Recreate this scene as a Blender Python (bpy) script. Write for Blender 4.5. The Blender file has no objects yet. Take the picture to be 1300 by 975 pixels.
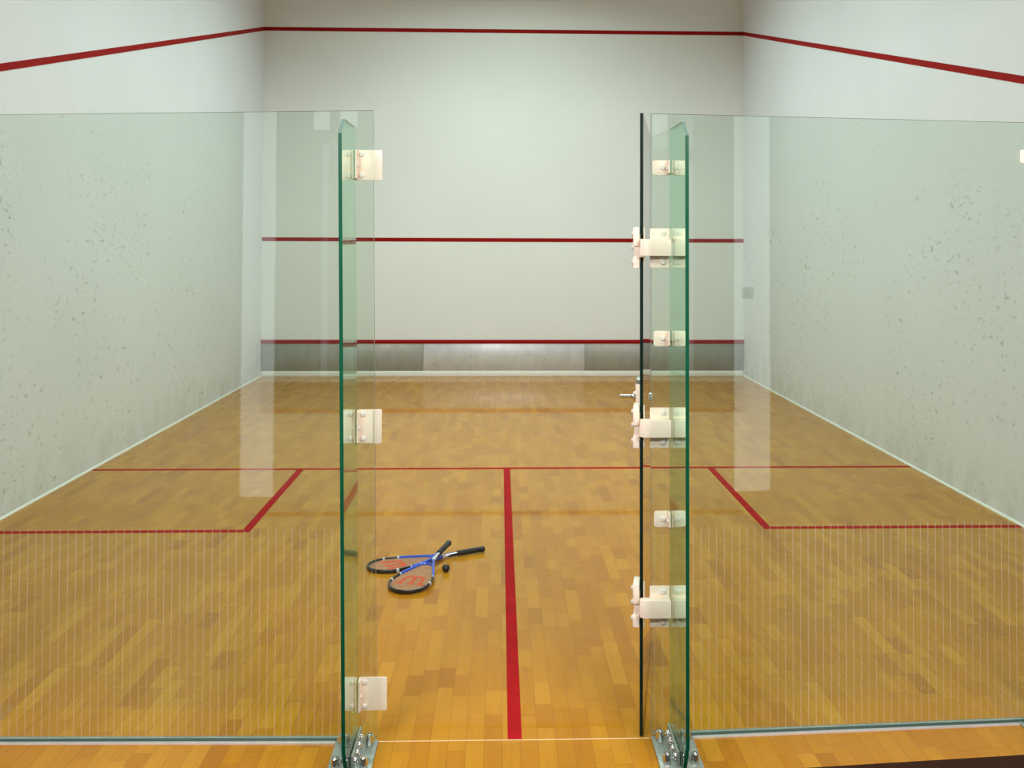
import bpy, bmesh, math, random
from mathutils import Vector, Matrix
random.seed(7)
scene = bpy.context.scene
COL = scene.collection
PI = math.pi

# ------------------------------------------------------------------ materials
def new_mat(name):
    m = bpy.data.materials.new(name); m.use_nodes = True
    nt = m.node_tree; nt.nodes.clear()
    out = nt.nodes.new('ShaderNodeOutputMaterial')
    return m, nt, out

def N(nt, typ, **kw):
    n = nt.nodes.new(typ)
    for k, v in kw.items(): setattr(n, k, v)
    return n

def setin(nt, node, idx, v):
    if hasattr(v, 'is_linked') or hasattr(v, 'links'): nt.links.new(v, node.inputs[idx])
    else: node.inputs[idx].default_value = v

def M(nt, op, a, b=0.0, c=0.0, clamp=False):
    n = N(nt, 'ShaderNodeMath', operation=op); n.use_clamp = clamp
    for i, v in enumerate((a, b, c)): setin(nt, n, i, v)
    return n.outputs[0]

def mixc(nt, fac, a, b, blend='MIX'):
    n = N(nt, 'ShaderNodeMix', data_type='RGBA', blend_type=blend)
    setin(nt, n, 0, fac)
    for i, v in ((6, a), (7, b)):
        setin(nt, n, i, (*v, 1.0) if isinstance(v, tuple) and len(v) == 3 else v)
    return n.outputs[2]

def noise(nt, vec, scale, detail=3.0, rough=.55, dist=0.0):
    n = N(nt, 'ShaderNodeTexNoise'); nt.links.new(vec, n.inputs['Vector'])
    n.inputs['Scale'].default_value = scale; n.inputs['Detail'].default_value = detail
    n.inputs['Roughness'].default_value = rough; n.inputs['Distortion'].default_value = dist
    return n.outputs['Fac']

def ramp(nt, fac, lo, hi):
    n = N(nt, 'ShaderNodeMapRange'); n.clamp = True
    setin(nt, n, 0, fac); n.inputs[1].default_value = lo; n.inputs[2].default_value = hi
    return n.outputs[0]

def objcoord(nt, scale=(1, 1, 1), rot=(0, 0, 0)):
    tc = N(nt, 'ShaderNodeTexCoord'); mp = N(nt, 'ShaderNodeMapping')
    mp.inputs['Scale'].default_value = scale; mp.inputs['Rotation'].default_value = rot
    nt.links.new(tc.outputs['Object'], mp.inputs['Vector'])
    return mp.outputs['Vector']

def principled(nt, out, color, rough=.5, metal=0.0, spec=.5, bump=None, bstr=.1, bdist=.002, coat=0.0, coat_rough=.05, ior=1.5, coat_ior=1.5):
    p = N(nt, 'ShaderNodeBsdfPrincipled')
    setin(nt, p, 'Base Color', (*color, 1) if isinstance(color, tuple) else color)
    setin(nt, p, 'Roughness', rough); setin(nt, p, 'Metallic', metal)
    p.inputs['Specular IOR Level'].default_value = spec
    p.inputs['IOR'].default_value = ior; p.inputs['Coat IOR'].default_value = coat_ior
    p.inputs['Coat Weight'].default_value = coat; p.inputs['Coat Roughness'].default_value = coat_rough
    if bump is not None:
        b = N(nt, 'ShaderNodeBump'); b.inputs['Strength'].default_value = bstr; b.inputs['Distance'].default_value = bdist
        nt.links.new(bump, b.inputs['Height']); nt.links.new(b.outputs[0], p.inputs['Normal'])
    nt.links.new(p.outputs[0], out.inputs[0])
    return p

def simple(name, color, rough=.5, metal=0.0, spec=.5, var=.06, scale=30, coat=0.0, bstr=0.0, ior=1.5):
    m, nt, out = new_mat(name)
    v = objcoord(nt); f = noise(nt, v, scale)
    dark = tuple(c * (1 - var * 2) for c in color)
    lite = tuple(min(1, c * (1 + var)) for c in color)
    c = mixc(nt, ramp(nt, f, .3, .7), dark, lite)
    principled(nt, out, c, rough, metal, spec, bump=f if bstr else None, bstr=bstr, coat=coat, ior=ior)
    return m

def plaster(name, base, marks, grime):
    m, nt, out = new_mat(name)
    v = objcoord(nt)
    big = ramp(nt, noise(nt, v, .9, 4), .35, .7)
    col = mixc(nt, big, tuple(c * .965 for c in base), base)
    fine = noise(nt, v, 140, 2)
    col = mixc(nt, M(nt, 'MULTIPLY', ramp(nt, fine, .45, .8), .06), col, tuple(c * .8 for c in base))
    sep = N(nt, 'ShaderNodeSeparateXYZ')
    tc = N(nt, 'ShaderNodeTexCoord'); nt.links.new(tc.outputs['Object'], sep.inputs[0])
    z = sep.outputs[2]
    if marks > 0:
        # ball scuffs: small slanting smudges, thinned out by a patchy mask and by height
        mv = objcoord(nt, scale=(1, .42, .75), rot=(math.radians(38), 0, 0))
        a = ramp(nt, noise(nt, mv, 30, 3, .6, .4), .60, .72)
        b = ramp(nt, noise(nt, mv, 55, 2, .5, .2), .65, .75)
        mask = ramp(nt, noise(nt, v, 1.3, 3), .36, .62)
        low = M(nt, 'SUBTRACT', 1.0, ramp(nt, z, 1.9, 3.4))
        f = M(nt, 'MAXIMUM', a, M(nt, 'MULTIPLY', b, .8))
        f = M(nt, 'MULTIPLY', M(nt, 'MULTIPLY', f, mask), M(nt, 'MULTIPLY', low, marks))
        col = mixc(nt, f, col, (.38, .39, .32))
    if grime > 0:
        g = M(nt, 'SUBTRACT', 1.0, ramp(nt, z, .02, .42))
        gn = ramp(nt, noise(nt, objcoord(nt, scale=(1, 1, .5)), 5, 5, .65), .42, .78)
        col = mixc(nt, M(nt, 'MULTIPLY', M(nt, 'MULTIPLY', g, gn), grime), col, (.36, .36, .27))
    principled(nt, out, col, .55, 0, .3, bump=fine, bstr=.06, bdist=.001)
    return m

def wood_floor(name):
    m, nt, out = new_mat(name)
    tc = N(nt, 'ShaderNodeTexCoord'); sep = N(nt, 'ShaderNodeSeparateXYZ')
    nt.links.new(tc.outputs['Object'], sep.inputs[0])
    x, y = sep.outputs[0], sep.outputs[1]
    W, L = .063, .27
    xr = M(nt, 'DIVIDE', M(nt, 'ADD', x, 10.0), W)
    row = M(nt, 'FLOOR', xr)
    wn = N(nt, 'ShaderNodeTexWhiteNoise', noise_dimensions='1D'); nt.links.new(row, wn.inputs['W'])
    yr = M(nt, 'ADD', M(nt, 'DIVIDE', M(nt, 'ADD', y, 10.0), L), M(nt, 'MULTIPLY', wn.outputs[0], 13.7))
    # uneven strip lengths: warp the running coordinate before cutting it up
    yr = M(nt, 'ADD', yr, M(nt, 'MULTIPLY', M(nt, 'SINE', M(nt, 'MULTIPLY', yr, 2.1)), .30))
    colm = M(nt, 'FLOOR', yr)
    cmb = N(nt, 'ShaderNodeCombineXYZ'); nt.links.new(row, cmb.inputs[0]); nt.links.new(colm, cmb.inputs[1])
    wn2 = N(nt, 'ShaderNodeTexWhiteNoise', noise_dimensions='2D'); nt.links.new(cmb.outputs[0], wn2.inputs['Vector'])
    r = wn2.outputs['Value']
    cr = N(nt, 'ShaderNodeValToRGB'); nt.links.new(r, cr.inputs[0])
    e = cr.color_ramp.elements
    e[0].position = 0.0; e[0].color = (*FLOOR_COLS[0], 1); e[1].position = 1.0; e[1].color = (*FLOOR_COLS[4], 1)
    for p, c in zip((.10, .45, .75), FLOOR_COLS[1:4]):
        k = e.new(p); k.color = (*c, 1)
    col = cr.outputs[0]
    # grain, shifted from strip to strip
    off = N(nt, 'ShaderNodeVectorMath', operation='MULTIPLY_ADD')
    nt.links.new(wn2.outputs['Color'], off.inputs[0]); off.inputs[1].default_value = (9, 9, 9)
    mp = N(nt, 'ShaderNodeMapping'); mp.inputs['Scale'].default_value = (38, 3.0, 1)
    nt.links.new(tc.outputs['Object'], mp.inputs['Vector']); nt.links.new(mp.outputs[0], off.inputs[2])
    g = noise(nt, off.outputs[0], 1.0, 5, .6, .6)
    col = mixc(nt, M(nt, 'MULTIPLY', ramp(nt, g, .45, .8), .30), col, (.28, .09, .008))
    # knots and scuffs
    k = ramp(nt, noise(nt, tc.outputs['Object'], 13, 3, .5), .70, .76)
    col = mixc(nt, M(nt, 'MULTIPLY', k, .30), col, (.25, .10, .02))
    wear = ramp(nt, noise(nt, tc.outputs['Object'], .8, 4), .35, .7)
    col = mixc(nt, M(nt, 'MULTIPLY', wear, .14), col, (.30, .15, .04))
    # joints
    fx = M(nt, 'ABSOLUTE', M(nt, 'SUBTRACT', M(nt, 'FRACT', xr), .5))
    fy = M(nt, 'ABSOLUTE', M(nt, 'SUBTRACT', M(nt, 'FRACT', yr), .5))
    jx = ramp(nt, fx, .474, .496); jy = ramp(nt, fy, .492, .498)
    j = M(nt, 'MAXIMUM', jx, jy)
    col = mixc(nt, M(nt, 'MULTIPLY', j, .55), col, (.16, .06, .01))
    rough = M(nt, 'ADD', .22, M(nt, 'MULTIPLY', ramp(nt, noise(nt, tc.outputs['Object'], 6, 4), .3, .8), .10))
    principled(nt, out, col, rough, 0, .5, bump=j, bstr=-.12, bdist=.0008, coat=.44, coat_rough=.03, ior=1.08, coat_ior=1.45)
    return m
FLOOR_COLS = [(.37, .140, .005), (.425, .168, .006), (.455, .188, .007), (.48, .205, .009), (.52, .235, .013)]

def glass(name, tint, stripes=False, top=.74, pitch=.028):
    """clear sheet: tinted see-through plus a Schlick mirror reflection, both faces of the pane"""
    m, nt, out = new_mat(name)
    tr = N(nt, 'ShaderNodeBsdfTransparent'); tr.inputs[0].default_value = (*tint, 1)
    gl = N(nt, 'ShaderNodeBsdfGlossy'); gl.inputs['Roughness'].default_value = 0.0
    gl.inputs['Color'].default_value = (1, 1, 1, 1)
    lw = N(nt, 'ShaderNodeLayerWeight'); lw.inputs[0].default_value = .5
    f5 = M(nt, 'POWER', lw.outputs['Facing'], 5.0)
    F = M(nt, 'ADD', .04, M(nt, 'MULTIPLY', f5, .96))
    mx = N(nt, 'ShaderNodeMixShader'); nt.links.new(F, mx.inputs[0])
    nt.links.new(tr.outputs[0], mx.inputs[1]); nt.links.new(gl.outputs[0], mx.inputs[2])
    res = mx.outputs[0]
    if stripes:
        tc = N(nt, 'ShaderNodeTexCoord'); sep = N(nt, 'ShaderNodeSeparateXYZ')
        nt.links.new(tc.outputs['Object'], sep.inputs[0])
        fr = M(nt, 'FRACT', M(nt, 'DIVIDE', M(nt, 'ADD', sep.outputs[0], 20.0), pitch))
        s = M(nt, 'LESS_THAN', fr, .105)
        s = M(nt, 'MULTIPLY', s, M(nt, 'LESS_THAN', sep.outputs[2], top))
        s = M(nt, 'MULTIPLY', s, .20)
        di = N(nt, 'ShaderNodeBsdfDiffuse'); di.inputs[0].default_value = (.72, .70, .62, 1)
        m2 = N(nt, 'ShaderNodeMixShader'); nt.links.new(s, m2.inputs[0])
        nt.links.new(res, m2.inputs[1]); nt.links.new(di.outputs[0], m2.inputs[2]); res = m2.outputs[0]
    nt.links.new(res, out.inputs[0])
    return m

def glass_edge(name, color):
    m, nt, out = new_mat(name)
    v = objcoord(nt, scale=(1, 1, .35)); f = noise(nt, v, 9, 3)
    c = mixc(nt, ramp(nt, f, .3, .7), tuple(x * .7 for x in color), color)
    principled(nt, out, c, .3, 0, .25)
    return m

def brushed(name, color, rough):
    m, nt, out = new_mat(name)
    v = objcoord(nt, scale=(3, 3, 1.5)); f = noise(nt, v, 3, 5, .6)
    w = noise(nt, objcoord(nt, scale=(1, 1, 1.6)), 5, 6, .7)
    c = mixc(nt, ramp(nt, f, .3, .75), tuple(x * .82 for x in color), color)
    sc = ramp(nt, noise(nt, objcoord(nt), 34, 3, .6), .62, .78)
    c = mixc(nt, M(nt, 'MULTIPLY', sc, .12), c, tuple(x * .5 for x in color))
    r = M(nt, 'ADD', rough, M(nt, 'MULTIPLY', ramp(nt, w, .3, .8), .18))
    principled(nt, out, c, r, .38, .5, bump=w, bstr=.10, bdist=.004)
    return m

MAT = {}
MAT['side_plaster'] = plaster('side_plaster', (.765, .785, .845), 1.0, .50)
MAT['front_plaster'] = plaster('front_plaster', (.79, .81, .815), .10, .0)
MAT['ceiling_paint'] = simple('ceiling_paint', (.72, .70, .64), .8)
MAT['white_gloss'] = simple('white_gloss', (.86, .87, .84), .35, var=.02)
MAT['line_red'] = simple('line_red', (.30, .008, .008), .5, var=.05, scale=14, ior=1.15)
MAT['floor_red'] = simple('floor_red', (.37, .008, .010), .4, ior=1.06, coat=.0, var=.09, scale=7)
MAT['maple'] = wood_floor('maple')
MAT['riser'] = simple('riser', (.055, .024, .013), .45)
MAT['hall_carpet'] = simple('hall_carpet', (.035, .026, .018), .9, var=.2, scale=90)
MAT['hall_paint'] = simple('hall_paint', (.34, .34, .31), .7)
MAT['hall_dark'] = simple('hall_dark', (.10, .09, .08), .7)
MAT['pillar_paint'] = simple('pillar_paint', (.86, .86, .83), .5, var=.01)
MAT['tin_metal'] = brushed('tin_metal', (.38, .39, .36), .30)
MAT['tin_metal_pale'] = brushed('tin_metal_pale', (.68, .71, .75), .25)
MAT['glass_panel'] = glass('glass_panel', (.930, .968, .935), True)
MAT['glass_panel_back'] = glass('glass_panel_back', (.930, .968, .935))
MAT['glass_fin'] = glass('glass_fin', (.745, .905, .80))
MAT['glass_door'] = glass('glass_door', (.93, .97, .945))
MAT['edge_green'] = glass_edge('edge_green', (.002, .095, .045))
MAT['edge_chamfer_shade'] = glass_edge('edge_chamfer_shade', (.004, .045, .028))  # chamfer only: dark view into the glass put into the colour
MAT['edge_dark'] = glass_edge('edge_dark', (.002, .016, .012))
MAT['edge_pale'] = glass_edge('edge_pale', (.30, .36, .33))
MAT['cream'] = simple('cream', (.97, .83, .70), .38, var=.015, scale=12)
MAT['bolt_white'] = simple('bolt_white', (.84, .81, .77), .25, var=.02)
MAT['chrome'] = simple('chrome', (.78, .78, .78), .14, 1.0, var=.03)
MAT['steel_base'] = brushed('steel_base', (.36, .41, .37), .22)
MAT['aluminium'] = simple('aluminium', (.80, .79, .80), .35, .5, var=.04, scale=18)
MAT['gasket'] = simple('gasket', (.05, .10, .085), .4)
MAT['racket_black'] = simple('racket_black', (.012, .012, .014), .28, coat=.3)
MAT['racket_blue'] = simple('racket_blue', (.012, .085, .60), .22, coat=.6, var=.04)
MAT['racket_silver'] = simple('racket_silver', (.72, .74, .80), .25, .25, coat=.3)
MAT['grip_black'] = simple('grip_black', (.016, .016, .017), .62, var=.1, scale=60)
MAT['strings'] = simple('strings', (.60, .35, .21), .5)
MAT['logo_red'] = simple('logo_red', (.66, .085, .018), .55)
MAT['ball_rubber'] = simple('ball_rubber', (.016, .016, .017), .5, bstr=.3, scale=120)

# ------------------------------------------------------------------ mesh helpers
def bm_box(bm, x0, x1, y0, y1, z0, z1, bevel=0.0, mat=0, seg=2):
    v = [bm.verts.new((x, y, z)) for z in (z0, z1) for y in (y0, y1) for x in (x0, x1)]
    fs = [bm.faces.new([v[i] for i in q]) for q in
          ((0, 2, 3, 1), (4, 5, 7, 6), (0, 1, 5, 4), (2, 6, 7, 3), (0, 4, 6, 2), (1, 3, 7, 5))]
    for f in fs: f.material_index = mat
    if bevel:
        es = list({e for f in fs for e in f.edges})
        r = bmesh.ops.bevel(bm, geom=es, offset=bevel, segments=seg, profile=.5, affect='EDGES')
        for f in r['faces']: f.material_index = mat
    return v

def bm_prism(bm, pts, axis, a, b, bevel=0.0):
    """extrude a closed 2-D outline along an axis; pts are the two other coordinates in xyz order"""
    def put(p, t):
        c = list(p); c.insert('xyz'.index(axis), t); return bm.verts.new(c)
    A = [put(p, a) for p in pts]; B = [put(p, b) for p in pts]
    fs = [bm.faces.new(A), bm.faces.new(B[::-1])]
    n = len(pts)
    for i in range(n): fs.append(bm.faces.new((A[i], B[i], B[(i + 1) % n], A[(i + 1) % n])))
    bmesh.ops.recalc_face_normals(bm, faces=fs)
    if bevel:
        es = list({e for f in fs[:2] for e in f.edges})
        bmesh.ops.bevel(bm, geom=es, offset=bevel, segments=2, profile=.5, affect='EDGES')
    return fs

def bm_lathe(bm, profile, center, direction, seg=20):
    """revolve (t, r) pairs about an axis from center along direction"""
    d = Vector(direction).normalized(); u = d.orthogonal().normalized(); w = d.cross(u); c = Vector(center)
    rings = []
    for t, r in profile:
        if r < 1e-6: rings.append([bm.verts.new(c + d * t)])
        else: rings.append([bm.verts.new(c + d * t + (u * math.cos(2*PI*i/seg) + w * math.sin(2*PI*i/seg)) * r) for i in range(seg)])
    fs = []
    for A, B in zip(rings, rings[1:]):
        for i in range(seg):
            j = (i + 1) % seg
            q = ([A[0], B[i], B[j]] if len(A) == 1 else [A[i], B[0], A[j]] if len(B) == 1 else [A[i], B[i], B[j], A[j]])
            fs.append(bm.faces.new(q))
    for R in (rings[0], rings[-1]):
        if len(R) > 2: fs.append(bm.faces.new(R))
    bmesh.ops.recalc_face_normals(bm, faces=fs)
    for f in fs: f.smooth = True
    return fs

def rounded_rect(x0, x1, z0, z1, r, n=5, corners=(1, 1, 1, 1)):
    pts = []
    for (cx, cz, a0), on in zip(((x1 - r, z1 - r, 0), (x0 + r, z1 - r, 90), (x0 + r, z0 + r, 180), (x1 - r, z0 + r, 270)), corners):
        if on:
            for i in range(n + 1):
                a = math.radians(a0 + 90 * i / n); pts.append((cx + r * math.cos(a), cz + r * math.sin(a)))
        else:
            a = math.radians(a0 + 45); pts.append((cx + r * (1 if math.cos(a) > 0 else -1), cz + r * (1 if math.sin(a) > 0 else -1)))
    return pts

def finish(name, bm, mats, parent=None, loc=(0, 0, 0), smooth_angle=35, rot=None):
    """link the bmesh as ONE object; coordinates given in world space are stored relative to loc"""
    bmesh.ops.translate(bm, verts=bm.verts, vec=-Vector(loc))
    me = bpy.data.meshes.new(name)
    bm.to_mesh(me); bm.free()
    if not isinstance(mats, (list, tuple)): mats = [mats]
    for m in mats: me.materials.append(MAT[m] if isinstance(m, str) else m)
    try:
        for p in me.polygons: p.use_smooth = True
        me.set_sharp_from_angle(angle=math.radians(smooth_angle))
    except Exception: pass
    o = bpy.data.objects.new(name, me); COL.objects.link(o)
    if parent is not None: o.parent = parent
    else: o.location = loc
    return o

def thing(name, label, cat, loc=(0, 0, 0), rot=(0, 0, 0), group=None):
    o = bpy.data.objects.new(name, None); COL.objects.link(o)
    o.empty_display_size = .05
    o.location = loc; o.rotation_euler = rot
    o['label'] = label; o['category'] = cat
    if group: o['group'] = group
    return o

def tag(o, label, cat, group=None):
    o['label'] = label; o['category'] = cat
    if group: o['group'] = group
    return o

def struct(name, bm, mats, loc=(0, 0, 0), label=None):
    o = finish(name, bm, mats, None, loc); o['kind'] = 'structure'
    if label: o['label'] = label
    return o

# ------------------------------------------------------------------ room shell
XW, YF, YE = 3.2, 9.75, -.285          # half width, front wall, edge of the raised floor
CZ, HZ, HF = 6.0, 3.2, -.20            # court ceiling, hall ceiling, hall floor
YB = -4.05                              # far wall of the hall behind the camera

def boxobj(name, b, mats, **kw):
    bm = bmesh.new(); bm_box(bm, *b); return struct(name, bm, mats, **kw)

bm = bmesh.new()
bm_prism(bm, [(-XW, -.29), (.85, YE), (XW, -.088), (XW, YF), (-XW, YF)], 'z', -.25, 0)
for f in bm.faces:
    if f.normal.y < -.5: f.material_index = 1
struct('floor', bm, ['maple', 'riser'], label='polished maple strip floor of the court')
boxobj('floor_hall', (-5, 5, YB, YE, HF - .1, HF), 'hall_carpet', label='dark brown hall floor one step below the court')
boxobj('wall_front', (-XW - .2, XW + .2, YF, YF + .2, -.25, CZ), 'front_plaster', label='pale front wall of the court')
boxobj('wall_left', (-XW - .2, -XW, -.30, YF, -.25, CZ), 'side_plaster', label='scuffed white left side wall of the court')
boxobj('wall_right', (XW, XW + .2, -.30, YF, -.25, CZ), 'side_plaster', label='scuffed white right side wall of the court')
boxobj('ceiling', (-XW - .2, XW + .2, -.30, YF + .2, CZ, CZ + .15), 'ceiling_paint')
boxobj('wall_above', (-5, 5, -.45, -.30, HZ, CZ + .15), 'ceiling_paint')
boxobj('ceiling_hall', (-5, 5, YB, -.30, HZ, HZ + .1), 'ceiling_paint')
boxobj('wall_back', (-5, 5, YB - .2, YB, HF - .1, HZ + .1), 'hall_paint')
for n, s in (('wall_hall_left', -1), ('wall_hall_right', 1)):
    boxobj(n, (min(s*5, s*5.2), max(s*5, s*5.2), YB, -.285, HF - .1, HZ + .1), 'hall_paint')
    n2 = 'wall_return_left' if s < 0 else 'wall_return_right'
    boxobj(n2, (min(s*3.4, s*5), max(s*3.4, s*5), -.30, -.15, HF - .1, HZ), 'hall_paint')

# base trims
bm = bmesh.new(); bm_box(bm, -XW + .02, XW - .02, YF - .022, YF, 0, .070, .003); struct('baseboard_front', bm, 'white_gloss', label='white strip at the foot of the front wall')
for n, s in (('baseboard_left', -1), ('baseboard_right', 1)):
    bm = bmesh.new()
    a = XW * s; b = (XW - .010) * s
    bm_prism(bm, [(a, 0), (b, 0), (b, .003), ((XW - .003) * s, .013), (a, .013)], 'y', -.02, YF - .0)
    struct(n, bm, 'white_gloss', label='thin white bead along the foot of the %s wall' % ('left' if s < 0 else 'right'))

# ------------------------------------------------------------------ painted court lines
def line_obj(name, label, bm, parent, mat='line_red'):
    o = finish(name, bm, mat, bpy.data.objects[parent]); o['label'] = label; return o

bm = bmesh.new(); bm_box(bm, -XW, XW, YF - .003, YF, 4.57, 4.62)
line_obj('out_line', 'red out line along the top of the front wall', bm, 'wall_front')
bm = bmesh.new(); bm_box(bm, -XW, XW, YF - .003, YF, 1.78, 1.83)
line_obj('service_line', 'red service line across the middle of the front wall', bm, 'wall_front')
for s, side in ((-1, 'left'), (1, 'right')):
    bm = bmesh.new()
    fz = lambda y: 2.13 + y / 9.75 * 2.44
    a, b = sorted((XW * s, (XW - .003) * s))
    y0, y1 = -.05, YF
    bm_prism(bm, [(y0, fz(y0)), (y1, fz(y1)), (y1, fz(y1) + .05), (y0, fz(y0) + .05)], 'x', a, b)
    line_obj('out_line', 'red out line sloping down along the %s side wall' % side, bm, 'wall_' + side)
T = .0012
XB, YBX, YS = 1.569, 2.536, 4.220
bm = bmesh.new(); bm_box(bm, -XW + .016, XW - .016, YS, YS + .05, 0, T)
line_obj('short_line', 'thin red line across the floor from wall to wall', bm, 'floor', 'floor_red')
bm = bmesh.new(); bm_box(bm, -.026, .024, -.058, YS, 0, T)
line_obj('half_court_line', 'red line down the middle of the floor towards the doorway', bm, 'floor', 'floor_red')
for s, side in ((-1, 'left'), (1, 'right')):
    bm = bmesh.new()
    P = [(s*(XW - .016), YBX), (s*XB, YBX), (s*XB, YS), (s*(XB + .05), YS), (s*(XB + .05), YBX + .05), (s*(XW - .016), YBX + .05)]
    bm_prism(bm, P, 'z', 0, T)
    line_obj('service_box_line', 'red corner line marking the service box by the %s wall' % side, bm, 'floor', 'floor_red')

# ------------------------------------------------------------------ tin (metal strip under the bottom line)
XT = 1.07
tin = thing('tin', 'grey sheet metal tin with a red top rail at the foot of the front wall', 'tin', (0, YF, .07))
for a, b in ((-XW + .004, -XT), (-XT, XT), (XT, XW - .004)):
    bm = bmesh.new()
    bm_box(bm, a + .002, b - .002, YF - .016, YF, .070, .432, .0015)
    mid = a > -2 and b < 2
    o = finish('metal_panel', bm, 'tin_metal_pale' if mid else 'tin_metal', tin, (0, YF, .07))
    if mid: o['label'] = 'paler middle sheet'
bm = bmesh.new()
bm_prism(bm, [(YF, .43), (YF - .020, .43), (YF - .028, .438), (YF - .028, .468), (YF - .014, .48), (YF, .48)], 'x', -XW, XW)
r = finish('top_rail', bm, 'line_red', tin, (0, YF, .07)); r['label'] = 'red top rail'

# ------------------------------------------------------------------ glass back wall
def pane(name, q, t, mats, loc, parent=None, edge_faces=True):
    """upright sheet from four front corners (bottom a, bottom b, top b, top a), thickness t away from the viewer"""
    bm = bmesh.new()
    q = [Vector(p) for p in q]
    n = (q[1] - q[0]).cross(q[3] - q[0]).normalized()     # points to the viewer for a->b left to right
    if n.y > 0: n = -n
    A = [bm.verts.new(p) for p in q]; B = [bm.verts.new(p - n * t) for p in q]
    fs = [bm.faces.new(A), bm.faces.new(B[::-1])]
    for i in range(4):
        f = bm.faces.new((A[i], B[i], B[(i + 1) % 4], A[(i + 1) % 4])); f.material_index = 1; fs.append(f)
    if len(mats) > 2: fs[1].material_index = 2
    bmesh.ops.recalc_face_normals(bm, faces=fs)
    return finish(name, bm, mats, parent, loc)

YG = -.060
XLO, XRO = -1.95, 1.908                       # outer ends of the two near panels
yl = lambda x: YG + (-.5 - x) * .022          # the panels stand very slightly splayed in plan
yr_ = lambda x: YG + (x - .48) * .055
GZ0 = .0142
pl = pane('glass_screen', [(XLO, yl(XLO), GZ0), (-.486, YG, GZ0), (-.513, YG, 2.219), (XLO, yl(XLO), 2.196)], .012,
          ['glass_panel', 'edge_pale', 'glass_panel_back'], (-1.2, YG, 0))
tag(pl, 'clear glass wall panel to the left of the doorway', 'glass panel', 'glass panels of the back wall')
pr = pane('glass_screen', [(.481, YG, GZ0), (XRO, yr_(XRO), GZ0), (XRO, yr_(XRO), 2.203), (.480, YG, 2.216)], .012,
          ['glass_panel', 'edge_pale', 'glass_panel_back'], (1.2, YG, 0))
tag(pr, 'clear glass wall panel to the right of the open glass door', 'glass panel', 'glass panels of the back wall')
pane('glass_screen', [(-XW, yl(XLO), GZ0), (XLO - .008, yl(XLO), GZ0), (XLO - .008, yl(XLO), 2.196), (-XW, yl(XLO), 2.196)], .012,
     ['glass_panel', 'edge_pale', 'glass_panel_back'], (-2.6, YG, 0))
tag(bpy.data.objects['glass_screen.002'], 'outermost clear glass panel against the left side wall', 'glass panel', 'glass panels of the back wall')
pane('glass_screen', [(XRO + .008, yr_(XRO), GZ0), (XW, yr_(XRO), GZ0), (XW, yr_(XRO), 2.203), (XRO + .008, yr_(XRO), 2.203)], .012,
     ['glass_panel', 'edge_pale', 'glass_panel_back'], (2.6, YG, 0))
tag(bpy.data.objects['glass_screen.003'], 'outermost clear glass panel against the right side wall', 'glass panel', 'glass panels of the back wall')

def channel(name, xa, xb, yf, label):
    bm = bmesh.new(); ya, yb = yf(xa), yf(xb)
    def seg(dy0, dy1, z0, z1, mi):
        v = [bm.verts.new(p) for p in ((xa, ya+dy0, z0), (xb, yb+dy0, z0), (xb, yb+dy1, z0), (xa, ya+dy1, z0),
                                       (xa, ya+dy0, z1), (xb, yb+dy0, z1), (xb, yb+dy1, z1), (xa, ya+dy1, z1))]
        for q in ((3, 2, 1, 0), (4, 5, 6, 7), (0, 1, 5, 4), (1, 2, 6, 5), (2, 3, 7, 6), (3, 0, 4, 7)):
            f = bm.faces.new([v[i] for i in q]); f.material_index = mi
    seg(-.018, .016, 0, .006, 0)
    seg(-.005, .016, .006, .0138, 1)
    o = struct(name, bm, ['aluminium', 'gasket'], label=label)
    return o
channel('trim_1', -XW, -.627, yl, 'white sealing strip under the left glass panel')
channel('trim_2', .626, XW, yr_, 'white sealing strip under the right glass panel')
bm = bmesh.new(); bm_box(bm, -.48, .475, YG - .003, YG + .002, 0, .0012)
struct('trim_3', bm, simple('joint_pale', (.74, .52, .26), .4), label='pale joint across the floor of the doorway')

# ---- fins
def fin(label, xb, xt, yb, top, chamfer_y=.075, chamfer_z=.055, d=.313):
    """upright glass fin standing square to the panel; xb/xt bottom and top"""
    bm = bmesh.new(); t = .006
    prof = [(yb - .002, .012), (yb - .002, top), (yb - d + chamfer_y, top), (yb - d, top - chamfer_z), (yb - d, .12), (yb - d + .06, .012)]
    lean = lambda z: xb + (xt - xb) * z / top
    A = [bm.verts.new((lean(z) - t, y, z)) for y, z in prof]; B = [bm.verts.new((lean(z) + t, y, z)) for y, z in prof]
    fs = [bm.faces.new(A), bm.faces.new(B[::-1])]
    n = len(prof)
    for i in range(n):
        f = bm.faces.new((A[i], B[i], B[(i+1) % n], A[(i+1) % n])); f.material_index = (0, 1, 2, 1, 1, 1)[i]; fs.append(f)
    bmesh.ops.recalc_face_normals(bm, faces=fs)
    o = finish('glass_fin', bm, ['glass_fin', 'edge_green', 'edge_chamfer_shade'], None, (xb, yb - d / 2, 0))
    tag(o, label, 'glass fin', 'upright glass fins'); return o
XFL, XFLT = -.552, -.581
XFR, XFRT = .553, .551
fin('upright glass fin with a dark green edge on the left of the doorway', XFL, XFLT, YG, 2.158)
fin('upright glass fin with a dark green edge right of the open door', XFR, XFRT, YG, 2.158)
YFO = yr_(XRO)
fin('upright glass fin at the outer end of the right panel', XRO + .004, XRO + .004, YFO, 2.15, d=.22)
YLO = yl(XLO)
fin('upright glass fin at the outer end of the left panel', XLO - .004, XLO - .004, YLO, 2.15, d=.25)

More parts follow.
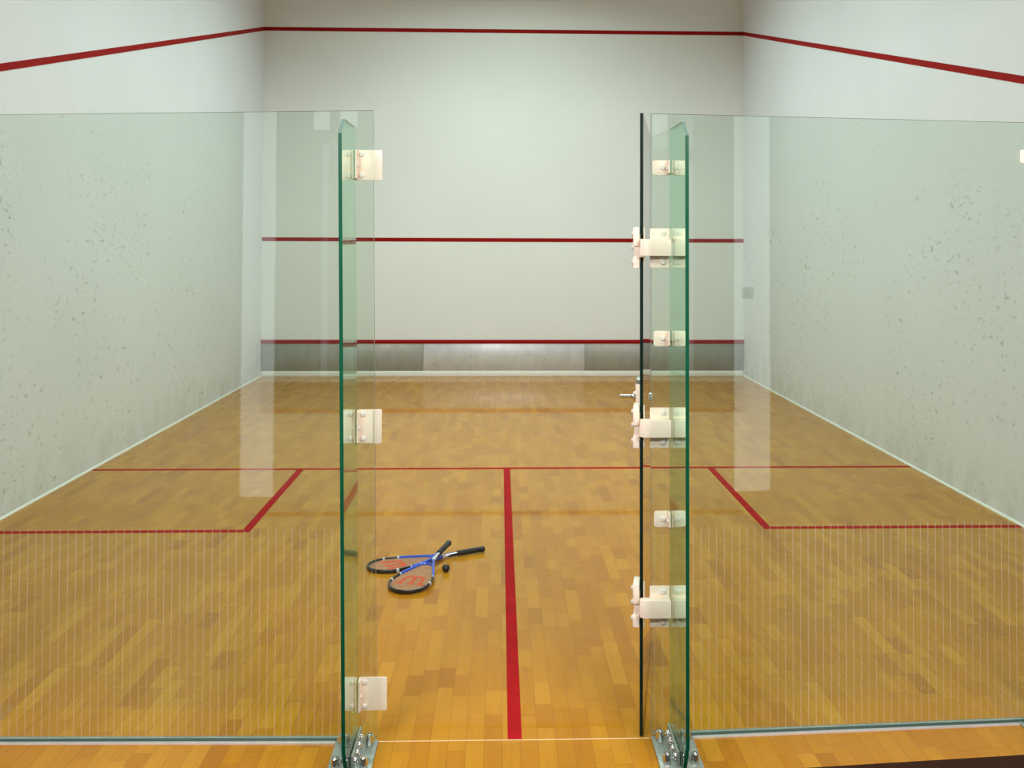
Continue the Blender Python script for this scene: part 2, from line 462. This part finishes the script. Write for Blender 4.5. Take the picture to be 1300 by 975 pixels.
# ---- floor shoes of the fins
def dome(r, h):
    return [(0, 0), (0, r), (h * .45, r), (h * .8, r * .8), (h, r * .45), (h * 1.02, 0)]
def screw(name, c, d, r, h, mat, parent, loc, label=None):
    """round-headed bolt with a sunken socket"""
    bm = bmesh.new()
    bm_lathe(bm, [(0, 0), (0, r), (h * .5, r), (h * .85, r * .78), (h, r * .42), (h * .7, r * .36), (h * .7, 0)], c, d, 18)
    o = finish(name, bm, mat, parent, loc, 40)
    return o
def stud(c, r, h, parent, loc):
    bm = bmesh.new()
    bm_lathe(bm, [(0, 0), (0, r), (h - .002, r), (h, r - .002), (h, r * .5), (h - .003, r * .45), (h - .003, 0)], c, (0, 0, 1), 24)
    return finish('anchor_bolt', bm, 'chrome', parent, loc, 30)

def shoe(label, x, yb, front=None):
    YE = globals()['YE'] if front is None else front
    o = thing('floor_shoe', label, 'bracket', (x, yb - .11, 0), group='steel floor shoes of the fins')
    L = (x, yb - .11, 0)
    bm = bmesh.new(); bm_box(bm, x - .0735, x + .0735, YE + .004, yb - .002, 0, .009, .002); finish('base_plate', bm, 'steel_base', o, L)
    for s in (-1, 1):
        bm = bmesh.new()
        a, b = sorted((x + s * .0075, x + s * .0155))
        bm_prism(bm, [(yb - .006, .009), (yb - .006, .056), (YE + .012, .056), (YE + .012, .009)], 'x', a, b, .0012)
        finish('clamp_plate', bm, 'steel_base', o, L)
        for k in range(4):
            screw('bolt', (x + s * .0155, yb - .035 - k * .052, .032), (s, 0, 0), .0125, .011, 'chrome', o, L)
        for yy in (yb - .034, YE + .035):
            stud((x + s * .047, yy, .009), .0135, .034, o, L)
    return o
shoe('bolted steel shoe holding the foot of the fin left of the doorway', XFL, YG)
shoe('bolted steel shoe holding the foot of the fin right of the doorway', XFR, YG)
shoe('bolted steel shoe at the foot of the outer right glass fin', XRO + .004, YFO, -.175)
shoe('bolted steel shoe at the foot of the outer left glass fin', XLO - .004, YLO)

# ---- cream brackets joining fin and panel
def angle_bracket(parent, L, s, xf, xo, z0, z1, yg, depth, round_r, bolts, lip=None):
    """one L-shaped cream plate: s=-1 left of the fin, +1 right of it; xo = outer end"""
    yf = yg - .002
    t = .005
    bm = bmesh.new()
    xi = xf + s * .0084
    a, b = sorted((xi, xo))
    bm_prism(bm, rounded_rect(a, b, z0, z1, round_r, corners=(s > 0, s < 0, s < 0, s > 0)), 'y', yf - t, yf, .0008)
    a, b = sorted((xi, xi + s * .006))
    h = z1 - z0
    bm_prism(bm, [(yf, z0), (yf, z1), (yf - depth * .75, z1), (yf - depth, z1 - .006), (yf - depth, z0 + .006), (yf - depth * .75, z0)], 'x', a, b, .0008)
    if lip:
        a, b = lip
        bm_box(bm, a, b, yf - .013, yf - t + .001, z0 - .0015, z1 + .0015, .0015)
    finish('angle_plate', bm, 'cream', parent, L)
    for (bx, bz) in bolts: screw('bolt', (bx, yf - t, bz), (0, -1, 0), .0088, .006, 'bolt_white', parent, L)
    screw('fin_bolt', (xi + s * .006, yf - depth * .6, (z0 + z1) / 2 - .003), (s, 0, 0), .0080, .006, 'bolt_white', parent, L)

def bracket(label, xf, xl, xr, z0, z1, yg, two, group, round_r=.003, depth=.034, lip=None):
    L = (xf, yg, z0)
    o = thing('glass_bracket', label, 'bracket', L, group=group)
    for s, xo in ((-1, xl), (1, xr)):
        bx = xf + s * .0275 if two else xf + s * .030
        zs = (z0 + .016, z1 - .016) if two else ((z0 + z1) / 2,)
        angle_bracket(o, L, s, xf, xo, z0, z1, yg, depth, round_r, [(bx, z) for z in zs], lip if s > 0 else None)
    return o
gl = 'cream brackets on the left fin'
lean = lambda z: XFL + (XFLT - XFL) * z / 2.158
bracket('topmost cream four-bolt bracket on the fin left of the doorway', lean(2.02), -.620, -.479, 1.970, 2.077, YG, True, gl)
bracket('cream four-bolt bracket halfway up the left fin, with a raised lip', lean(1.1), -.617, -.474, 1.043, 1.161, YG, True, gl, lip=(-.500, -.478))
bracket('lowest cream four-bolt bracket, just above the left floor shoe', lean(.17), -.601, -.450, .112, .227, YG, True, gl)
gr = 'small cream brackets on the right fin'
bracket('topmost small cream two-bolt bracket right of the door', XFRT, .484, .600, 1.994, 2.047, YG, False, gr, .009)
bracket('small cream two-bolt bracket between the upper and middle door hinges', XFRT, .488, .603, 1.383, 1.438, YG, False, gr, .009)
bracket('small cream two-bolt bracket between the middle and lowest door hinges', XFR, .490, .605, .743, .800, YG, False, gr, .009)
go = 'cream brackets on the outer fins'
bracket('small cream bracket near the top of the outer right fin', XRO + .004, XRO - .048, XRO + .07, 2.050, 2.101, YFO - .0065, False, go, .009)
bracket('small cream bracket near the top of the outer left fin', XLO - .004, XLO - .07, XLO + .07, 2.044, 2.097, YLO, False, go, .009)

# ------------------------------------------------------------------ glass door, swung open into the court
P0 = Vector((.446, -.058, 0)); DV = Vector((.181, .983, 0)).normalized(); NV = Vector((-DV.y, DV.x, 0))   # NV: left face
DW, DZ0, DZ1, DT = .875, .008, 2.217, .0115
HING = [(1.663, 1.803), (1.023, 1.165), (.391, .536)]
door_ang = math.atan2(DV.y, DV.x)
door = thing('glass_door', 'open frameless glass door seen edge-on at the right of the doorway', 'door', P0, (0, 0, door_ang))
# local frame: x along the leaf, y to its left face, z up
bm = bmesh.new()
out = [(0, DZ0), (DW, DZ0), (DW, DZ1), (0, DZ1)]
edge = []
for (a, b) in HING:
    edge += [(0, b - .020), (.050, b - .020), (.050, a + .020), (0, a + .020)]
poly = out + edge
A = [bm.verts.new((u, -DT / 2, z)) for u, z in poly]; B = [bm.verts.new((u, DT / 2, z)) for u, z in poly]
fs = [bm.faces.new(A), bm.faces.new(B[::-1])]
n = len(poly)
for i in range(n):
    f = bm.faces.new((A[i], B[i], B[(i+1) % n], A[(i+1) % n])); f.material_index = 1; fs.append(f)
bmesh.ops.recalc_face_normals(bm, faces=fs)
bmesh.ops.triangulate(bm, faces=fs[:2])
finish('pane', bm, ['glass_door', 'edge_dark'], door)
# lock case with lever near the free edge
bm = bmesh.new()
bm_box(bm, .765, .845, DT / 2, .058, .985, 1.142, .004)
lock = finish('lock_case', bm, 'cream', door); lock['label'] = 'cream lock case'
bm = bmesh.new()
bm_box(bm, .765, .845, DT / 2, .056, 1.1425, 1.168, .006)
finish('lock_cap', bm, 'steel_base', lock)
bm = bmesh.new()
bm_lathe(bm, [(0, 0), (0, .024), (.007, .024), (.010, .020), (.010, .012), (.022, .010), (.024, .0085), (.068, .0085), (.070, .007), (.070, 0)], (.800, .058, 1.083), (0, 1, 0), 24)
finish('knob', bm, 'chrome', lock, smooth_angle=30)['label'] = 'chrome knob'
bm = bmesh.new()
bm_lathe(bm, [(0, 0), (0, .022), (.004, .022), (.006, .018), (.008, .012), (.008, 0)], (.800, -DT / 2, 1.083), (0, -1, 0), 24)
finish('rosette', bm, 'chrome', door, smooth_angle=30)['label'] = 'chrome rosette'

# ------------------------------------------------------------------ hinges between right fin and door
def hinge(label, z0, z1):
    L = (.553, YG, z0)
    o = thing('door_hinge', label, 'hinge', L, group='cream door hinges on the right fin')
    h = z1 - z0
    zb0, zb1 = z0 + h * .30, z1 - h * .27
    yf = YG - .002
    for s in (-1, 1):
        xi = .552 + s * .0068; xo = .475 if s < 0 else .606
        a, b = sorted((xi, xo))
        bm = bmesh.new()
        bm_box(bm, a, b, yf - .006, yf, z0, z1, .0012)
        finish('mounting_plate', bm, 'cream', o, L)
        bm = bmesh.new()
        if s < 0:
            pts = [(xi, yf - .006), (.456, yf - .006), (.440, yf - .012), (.436, yf - .030), (.450, yf - .042), (xi, yf - .042)]
        else:
            pts = [(xi, yf - .006), (xo, yf - .006), (xo, yf - .042), (xi, yf - .042)]
        bm_prism(bm, pts, 'z', zb0, zb1, .0015)
        finish('hinge_block', bm, 'cream', o, L)
        for z in (z0 + h * .14, z1 - h * .13):
            screw('bolt', (.552 + s * .030, yf - .006, z), (0, -1, 0), .0098, .007, 'bolt_white', o, L)
    # jaws gripping the door leaf, in the leaf's own directions
    def W(u, w, z): return P0 + DV * u + NV * w + Vector((0, 0, z))
    def obox(bm, u0, u1, w0, w1, za, zc, bev=.0025):
        t = bmesh.new(); bm_box(t, u0, u1, w0, w1, za, zc, bev)
        R = Matrix.Rotation(door_ang, 4, 'Z'); bmesh.ops.transform(t, matrix=Matrix.Translation(P0) @ R, verts=t.verts)
        me = bpy.data.meshes.new('tmp'); t.to_mesh(me); t.free(); bm.from_mesh(me); bpy.data.meshes.remove(me)
    for za, zc in ((z1 - h * .46, z1 + .004), (z0 - .004, z0 + h * .28)):
        bm = bmesh.new()
        obox(bm, -.006, .085, DT / 2 + .0008, DT / 2 + .024, za, zc, .004)     # left jaw
        obox(bm, .002, .040, -DT / 2 - .0055, -DT / 2 - .0008, za, zc, .002)    # right jaw
        finish('clamp_jaw', bm, 'cream', o, L)
    bm = bmesh.new(); obox(bm, .003, .046, -DT / 2 - .004, DT / 2 + .020, z0 + h * .26, z1 - h * .40, .003)
    finish('pivot_barrel', bm, 'cream', o, L)
    for fz in (.13, .52, .86):
        c = W(.03, DT / 2 + .0235, z0 + h * fz)
        screw('bolt', c, NV, .009, .009, 'bolt_white', o, L)
    return o
hinge('uppermost cream door hinge, level with the service line', *HING[0])
hinge('middle cream door hinge, just below the door knob', *HING[1])
hinge('lowest cream door hinge, nearest the floor', *HING[2])

# ------------------------------------------------------------------ rackets
def catmull(P, n=8, closed=False):
    Q = []
    P = [Vector(p) for p in P]
    for i in range(len(P) - 1):
        p0 = P[max(i - 1, 0)]; p1 = P[i]; p2 = P[i + 1]; p3 = P[min(i + 2, len(P) - 1)]
        for k in range(n):
            t = k / n
            Q.append(.5 * ((2 * p1) + (p2 - p0) * t + (2 * p0 - 5 * p1 + 4 * p2 - p3) * t * t + (3 * p1 - p0 - 3 * p2 + p3) * t ** 3))
    Q.append(P[-1]); return Q
def sweep(bm, pts, a, b, seg=12):
    """elliptic tube along a flat path (half width a in the plane, half height b); b may be a function of the point"""
    rings = []
    n = len(pts)
    for i, p in enumerate(pts):
        t = (pts[min(i + 1, n - 1)] - pts[max(i - 1, 0)]).normalized()
        s = Vector((-t.y, t.x, 0)).normalized(); u = Vector((0, 0, 1))
        aa = a(p) if callable(a) else a; bb = b(p) if callable(b) else b
        ring = []
        for k in range(seg):
            an = 2 * PI * k / seg; ca, sa = math.cos(an), math.sin(an)
            ring.append(bm.verts.new(p + s * aa * math.copysign(abs(ca) ** .7, ca) + u * bb * math.copysign(abs(sa) ** .7, sa)))
        rings.append(ring)
    fs = []
    for A, B in zip(rings, rings[1:]):
        for k in range(seg):
            j = (k + 1) % seg; fs.append(bm.faces.new((A[k], B[k], B[j], A[j])))
    fs.append(bm.faces.new(rings[0])); fs.append(bm.faces.new(rings[-1]))
    bmesh.ops.recalc_face_normals(bm, faces=fs)

HALF = [(.004, 0), (.008, .030), (.026, .062), (.062, .090), (.112, .1035), (.170, .100), (.235, .082), (.300, .057), (.365, .032), (.425, .013), (.470, .0075), (.535, .0065)]
half_path = catmull([(x, y, 0) for x, y in HALF], 8)
def half_width(x):
    for p, q in zip(half_path, half_path[1:]):
        if p.x <= x <= q.x: return p.y + (q.y - p.y) * (x - p.x) / max(q.x - p.x, 1e-9)
    return 0
BR = [(.318, .052, 0), (.352, .034, 0), (.368, .014, 0), (.371, 0, 0), (.368, -.014, 0), (.352, -.034, 0), (.318, -.052, 0)]
bridge = catmull(BR, 6)
FA, FB = .0062, .0105

def build_racket(label, loc, yaw, tilt, roll=0.0):
    r = thing('squash_racket', label, 'racket', loc, (0, 0, 0), 'squash rackets on the floor')
    r.rotation_mode = 'XYZ'; r.rotation_euler = (roll, tilt, yaw)
    xs = .205
    front = [p for p in half_path if p.x <= xs]
    mirror = lambda P: [Vector((p.x, -p.y, p.z)) for p in P]
    bm = bmesh.new(); sweep(bm, front[::-1] + mirror(front)[1:], FA, FB)
    finish('head_frame', bm, 'racket_black', r)['label'] = 'black tip half of the head frame'
    back = [p for p in half_path if xs - .008 <= p.x]
    bm = bmesh.new()
    b_fn = lambda p: FB - max(0, min(1, (p.x - .36) / .12)) * .0015
    sweep(bm, [p for p in back if p.x < .430], FA * 1.08, b_fn); sweep(bm, mirror([p for p in back if p.x < .430]), FA * 1.08, b_fn)
    sweep(bm, bridge, .0052, .0085)
    finish('throat', bm, 'racket_blue', r)['label'] = 'blue forked throat'
    for a, b in ((.196, .214), (.118, .136)):
        for P in (half_path, mirror(half_path)):
            bm = bmesh.new(); sweep(bm, [p for p in P if a <= p.x <= b], FA * 1.16, FB * 1.06)
            finish('frame_band', bm, 'racket_silver', r)['label'] = 'white band on the frame'
    bm = bmesh.new(); sweep(bm, [Vector((x, -.002, 0)) for x in (.425, .445, .50, .545)], lambda p: .0108 - max(0, p.x - .45) * .02, .0088)
    finish('shaft', bm, 'racket_silver', r)['label'] = 'silver shaft'
    bm = bmesh.new(); sweep(bm, [Vector((x, .0045, .0005)) for x in (.425, .445, .49, .515)], .0066, .0090)
    finish('shaft_stripe', bm, 'racket_blue', r)['label'] = 'blue stripe on the shaft'
    bm = bmesh.new(); sweep(bm, [Vector((x, -.0065, -.001)) for x in (.46, .47, .50, .53)], .0058, .0082)
    finish('shaft_stripe', bm, 'racket_black', r)['label'] = 'black stripe on the shaft'
    # grip with spiral wrap ridges
    pts, rad = [], []
    prof = [(.522, 0), (.522, .0115)]
    x = .524
    while x < .668:
        prof += [(x, .0142), (x + .010, .0150), (x + .0125, .0141)]; x += .013
    prof += [(.670, .0152), (.674, .0168), (.684, .0172), (.689, .0155), (.691, .010), (.691, 0)]
    bm = bmesh.new(); bm_lathe(bm, prof[:-6] + [(.6695, .0142), (.6695, 0)], (0, 0, .002), (1, 0, 0), 16); finish('grip', bm, 'grip_black', r, smooth_angle=60)
    bm = bmesh.new(); bm_lathe(bm, [(.6695, 0), (.6695, .0150)] + prof[-5:], (0, 0, .002), (1, 0, 0), 20); finish('butt_cap', bm, 'racket_black', r)
    # strings
    bm = bmesh.new(); w = .00065
    def xb_end(y):      # far end of the string bed: bridge or frame side
        xs_ = [q.x for p, q in zip(bridge, bridge[1:]) if min(p.y, q.y) <= y <= max(p.y, q.y)]
        if xs_: return xs_[0]
        k = [p.x for p in half_path if p.y >= abs(y) and p.x > .1]
        return max(k) if k else .1
    def x_start(y):
        k = [p.x for p in half_path if p.y >= abs(y) and p.x < .13]; return min(k) if k else .1
    y = -.096
    while y < .0961:
        bm_box(bm, x_start(y), xb_end(y), y - w, y + w, -w, w); y += .0080
    x = .018
    while x < .362:
        h = half_width(x)
        if x > .318:
            inner = [abs(q.y) for p, q in zip(bridge, bridge[1:]) if min(p.x, q.x) <= x <= max(p.x, q.x)]
            h = min(inner) if inner else h
            h = max(inner) if inner else h
        bm_box(bm, x - w, x + w, -h, h, -w * 1.4, w * .6); x += .0080
    finish('strings', bm, 'strings', r)['label'] = 'tan strings'
    # red W stencilled on the strings, its top towards the tip: inked stretches of string
    def stroke(P, wd):
        return [(Vector((a[0], a[1])), Vector((b[0], b[1])), wd) for a, b in zip(P, P[1:])]
    U = lambda lx, ly: (.150 - ly, lx)          # letter right = +y, letter up = towards the tip
    S = []
    S += stroke([U(-.074, .046), U(-.060, .050), U(-.054, .036), U(-.050, -.022), U(-.042, -.043), U(-.026, -.047), U(-.010, -.034)], .0105)
    S += stroke([U(-.006, .044), U(-.004, -.022), U(-.002, -.034)], .0105)
    S += stroke([U(-.002, -.030), U(.006, -.043), U(.022, -.047), U(.038, -.036), U(.046, -.018), U(.052, .040)], .0105)
    S += stroke([U(.040, .046), U(.072, .046)], .0075)
    S += stroke([U(-.018, .046), U(.006, .046)], .0070)
    def inside(px, py):
        p = Vector((px, py))
        for a, b, wd in S:
            ab = b - a; t = max(0, min(1, (p - a).dot(ab) / ab.length_squared))
            if (a + ab * t - p).length <= wd: return True
        return False
    bm = bmesh.new(); st = .0040; wi = .0013
    y = -.096
    while y < .0961:
        x = .02; run = None
        while x < .30:
            ins = inside(x, y)
            if ins and run is None: run = x
            if not ins and run is not None:
                bm_box(bm, run, x, y - wi, y + wi, -.0012, .0014); run = None
            x += .0015
        y += st
    finish('logo_letter', bm, 'logo_red', r)['label'] = 'red letter W stencilled on the strings'
    return r

def racket_from(tip, end, lab, z_tip, z_end, roll=0.0):
    t = Vector((tip[0], tip[1], z_tip)); e = Vector((end[0], end[1], z_end)); d = e - t
    return build_racket(lab, t, math.atan2(d.y, d.x), -math.asin(d.z / d.length), roll)
racket_from((-.757, 1.795), (-.146, 2.112), 'blue and black squash racket lying underneath, handle pointing right', .0115, .0165)
racket_from((-.548, 1.428), (-.340, 2.087), 'blue and black squash racket lying on top, its head nearer the doorway', .0115, .060)

# ball
bm = bmesh.new()
bmesh.ops.create_uvsphere(bm, u_segments=32, v_segments=20, radius=.0205)
for v in bm.verts:
    v.co.z *= .985
bmesh.ops.translate(bm, verts=bm.verts, vec=(-.341, 1.768, .0202))
ball = finish('squash_ball', bm, 'ball_rubber', None, (-.341, 1.768, 0))
tag(ball, 'small black rubber squash ball beside the crossed rackets', 'ball')

# ------------------------------------------------------------------ hall behind the camera (seen only as reflections in the glass)
def lit(name, color, strength):
    m, nt, out = new_mat(name)
    e = N(nt, 'ShaderNodeEmission'); e.inputs[0].default_value = (*color, 1); e.inputs[1].default_value = strength
    nt.links.new(e.outputs[0], out.inputs[0]); MAT[name] = m
lit('bright_glow_pane', (.93, 1.0, .98), 1.75)  # emission for added panels, no real daylight behind them
lit('dim_glow_pane', (.93, 1.0, .98), .75)
glow_no = 0  # added glowing panels, stand-ins for the bright shapes mirrored in the glass
for x0, x1, z0, z1, mat in ((-1.985, -1.735, HF + .05, 2.95, 'bright_glow_pane'), (1.735, 1.985, HF + .05, 2.95, 'bright_glow_pane'),
                            (-1.455, -1.335, 2.60, 2.95, 'bright_glow_pane'), (-1.255, -1.125, 2.62, 2.95, 'bright_glow_pane'),
                            (1.085, 1.205, 2.48, 2.95, 'bright_glow_pane'), (1.285, 1.41, 2.48, 2.95, 'dim_glow_pane'),
                            (-1.385, -1.335, .75, 2.50, 'dim_glow_pane'), (1.20, 1.41, .75, 2.38, 'dim_glow_pane')):
    glow_no += 1
    y = YB; dx = -.19 if x0 < 0 else .46
    x0 += dx; x1 += dx + (.04 if x0 > 2 else 0)
    bm = bmesh.new(); t = .012
    for b in ((x0 - t, x1 + t, z1, z1 + t), (x0 - t, x1 + t, z0 - t, z0), (x0 - t, x0, z0, z1), (x1, x1 + t, z0, z1)):
        bm_box(bm, b[0], b[1], y, y + .02, b[2], b[3])
    fr = struct('glow_panel_%d' % glow_no, bm, 'hall_paint')
    bm = bmesh.new(); bm_box(bm, x0, x1, y + .001, y + .012, z0, z1); finish('pane', bm, mat, fr)
bm = bmesh.new(); bm_prism(bm, rounded_rect(2.26, 2.35, 1.33, 1.42, .006), 'y', YB + .012, YB + .024, .001)
o = finish('switch_plate', bm, 'hall_paint', None, (2.305, YB, 1.375)); tag(o, 'small square plate on the tall added glow panel', 'switch')

def area(name, loc, rot, sx, sy, power, color=(1, 1, 1), spread=None):
    l = bpy.data.lights.new(name, 'AREA'); l.shape = 'RECTANGLE'; l.size = sx; l.size_y = sy
    l.energy = power; l.color = color
    if spread: l.spread = spread
    o = bpy.data.objects.new(name, l); COL.objects.link(o); o.location = loc; o.rotation_euler = rot
    return o
COOL = (.765, .99, .905)
for y, pw, dx in ((1.2, 32, .9), (4.2, 52, .8), (7.0, 64, .45)):
    for x in (-dx, dx):
        area('court_light', (x, y, 5.9), (0, 0, 0), 1.2, .5, pw, COOL, math.radians(146))
for x in (-1.5, 1.5):
    area('hall_light', (x, -2.0, HZ - .03), (0, 0, 0), .6, .6, 55, (1.0, .93, .90))
    area('added_bracket_fill', (x, -3.5, HZ - .2), (math.radians(55), 0, 0), .4, .3, 72, (1.0, .93, .92))  # added lamp behind the camera to brighten the bracket fronts

# world: dim neutral (the rooms are closed)
w = bpy.data.worlds.new('world'); scene.world = w; w.use_nodes = True
w.node_tree.nodes['Background'].inputs[0].default_value = (.8, .85, .9, 1)
w.node_tree.nodes['Background'].inputs[1].default_value = .15

# ------------------------------------------------------------------ camera
f, cx, cy = 1277.487, 678.279, 280.111
yaw, pitch, roll = .03373, .02386, .00333
cam = bpy.data.cameras.new('camera'); co = bpy.data.objects.new('camera', cam); COL.objects.link(co)
cam.sensor_fit = 'HORIZONTAL'; cam.sensor_width = 36; cam.lens = f / 1300 * 36
cam.shift_x = (650 - cx) / 1300; cam.shift_y = (cy - 487.5) / 1300
fw = Vector((math.sin(yaw) * math.cos(pitch), math.cos(yaw) * math.cos(pitch), math.sin(pitch)))
rt = Vector((math.cos(yaw), -math.sin(yaw), 0)); up = rt.cross(fw)
r2 = rt * math.cos(roll) + up * math.sin(roll); u2 = -rt * math.sin(roll) + up * math.cos(roll)
co.matrix_world = Matrix(((r2.x, u2.x, -fw.x, -.05956), (r2.y, u2.y, -fw.y, -3.6452), (r2.z, u2.z, -fw.z, 1.74348), (0, 0, 0, 1)))
cam.clip_start = .05
scene.camera = co

vs = scene.view_settings
scene.display_settings.display_device = 'sRGB'
vs.view_transform = 'Standard'; vs.look = 'None'; vs.gamma = 1.0; vs.use_curve_mapping = False
vs.exposure = 0.05
scene.cycles.max_bounces = 10; scene.cycles.diffuse_bounces = 5; scene.cycles.glossy_bounces = 5
scene.cycles.transparent_max_bounces = 24
scene.cycles.caustics_reflective = False; scene.cycles.caustics_refractive = False
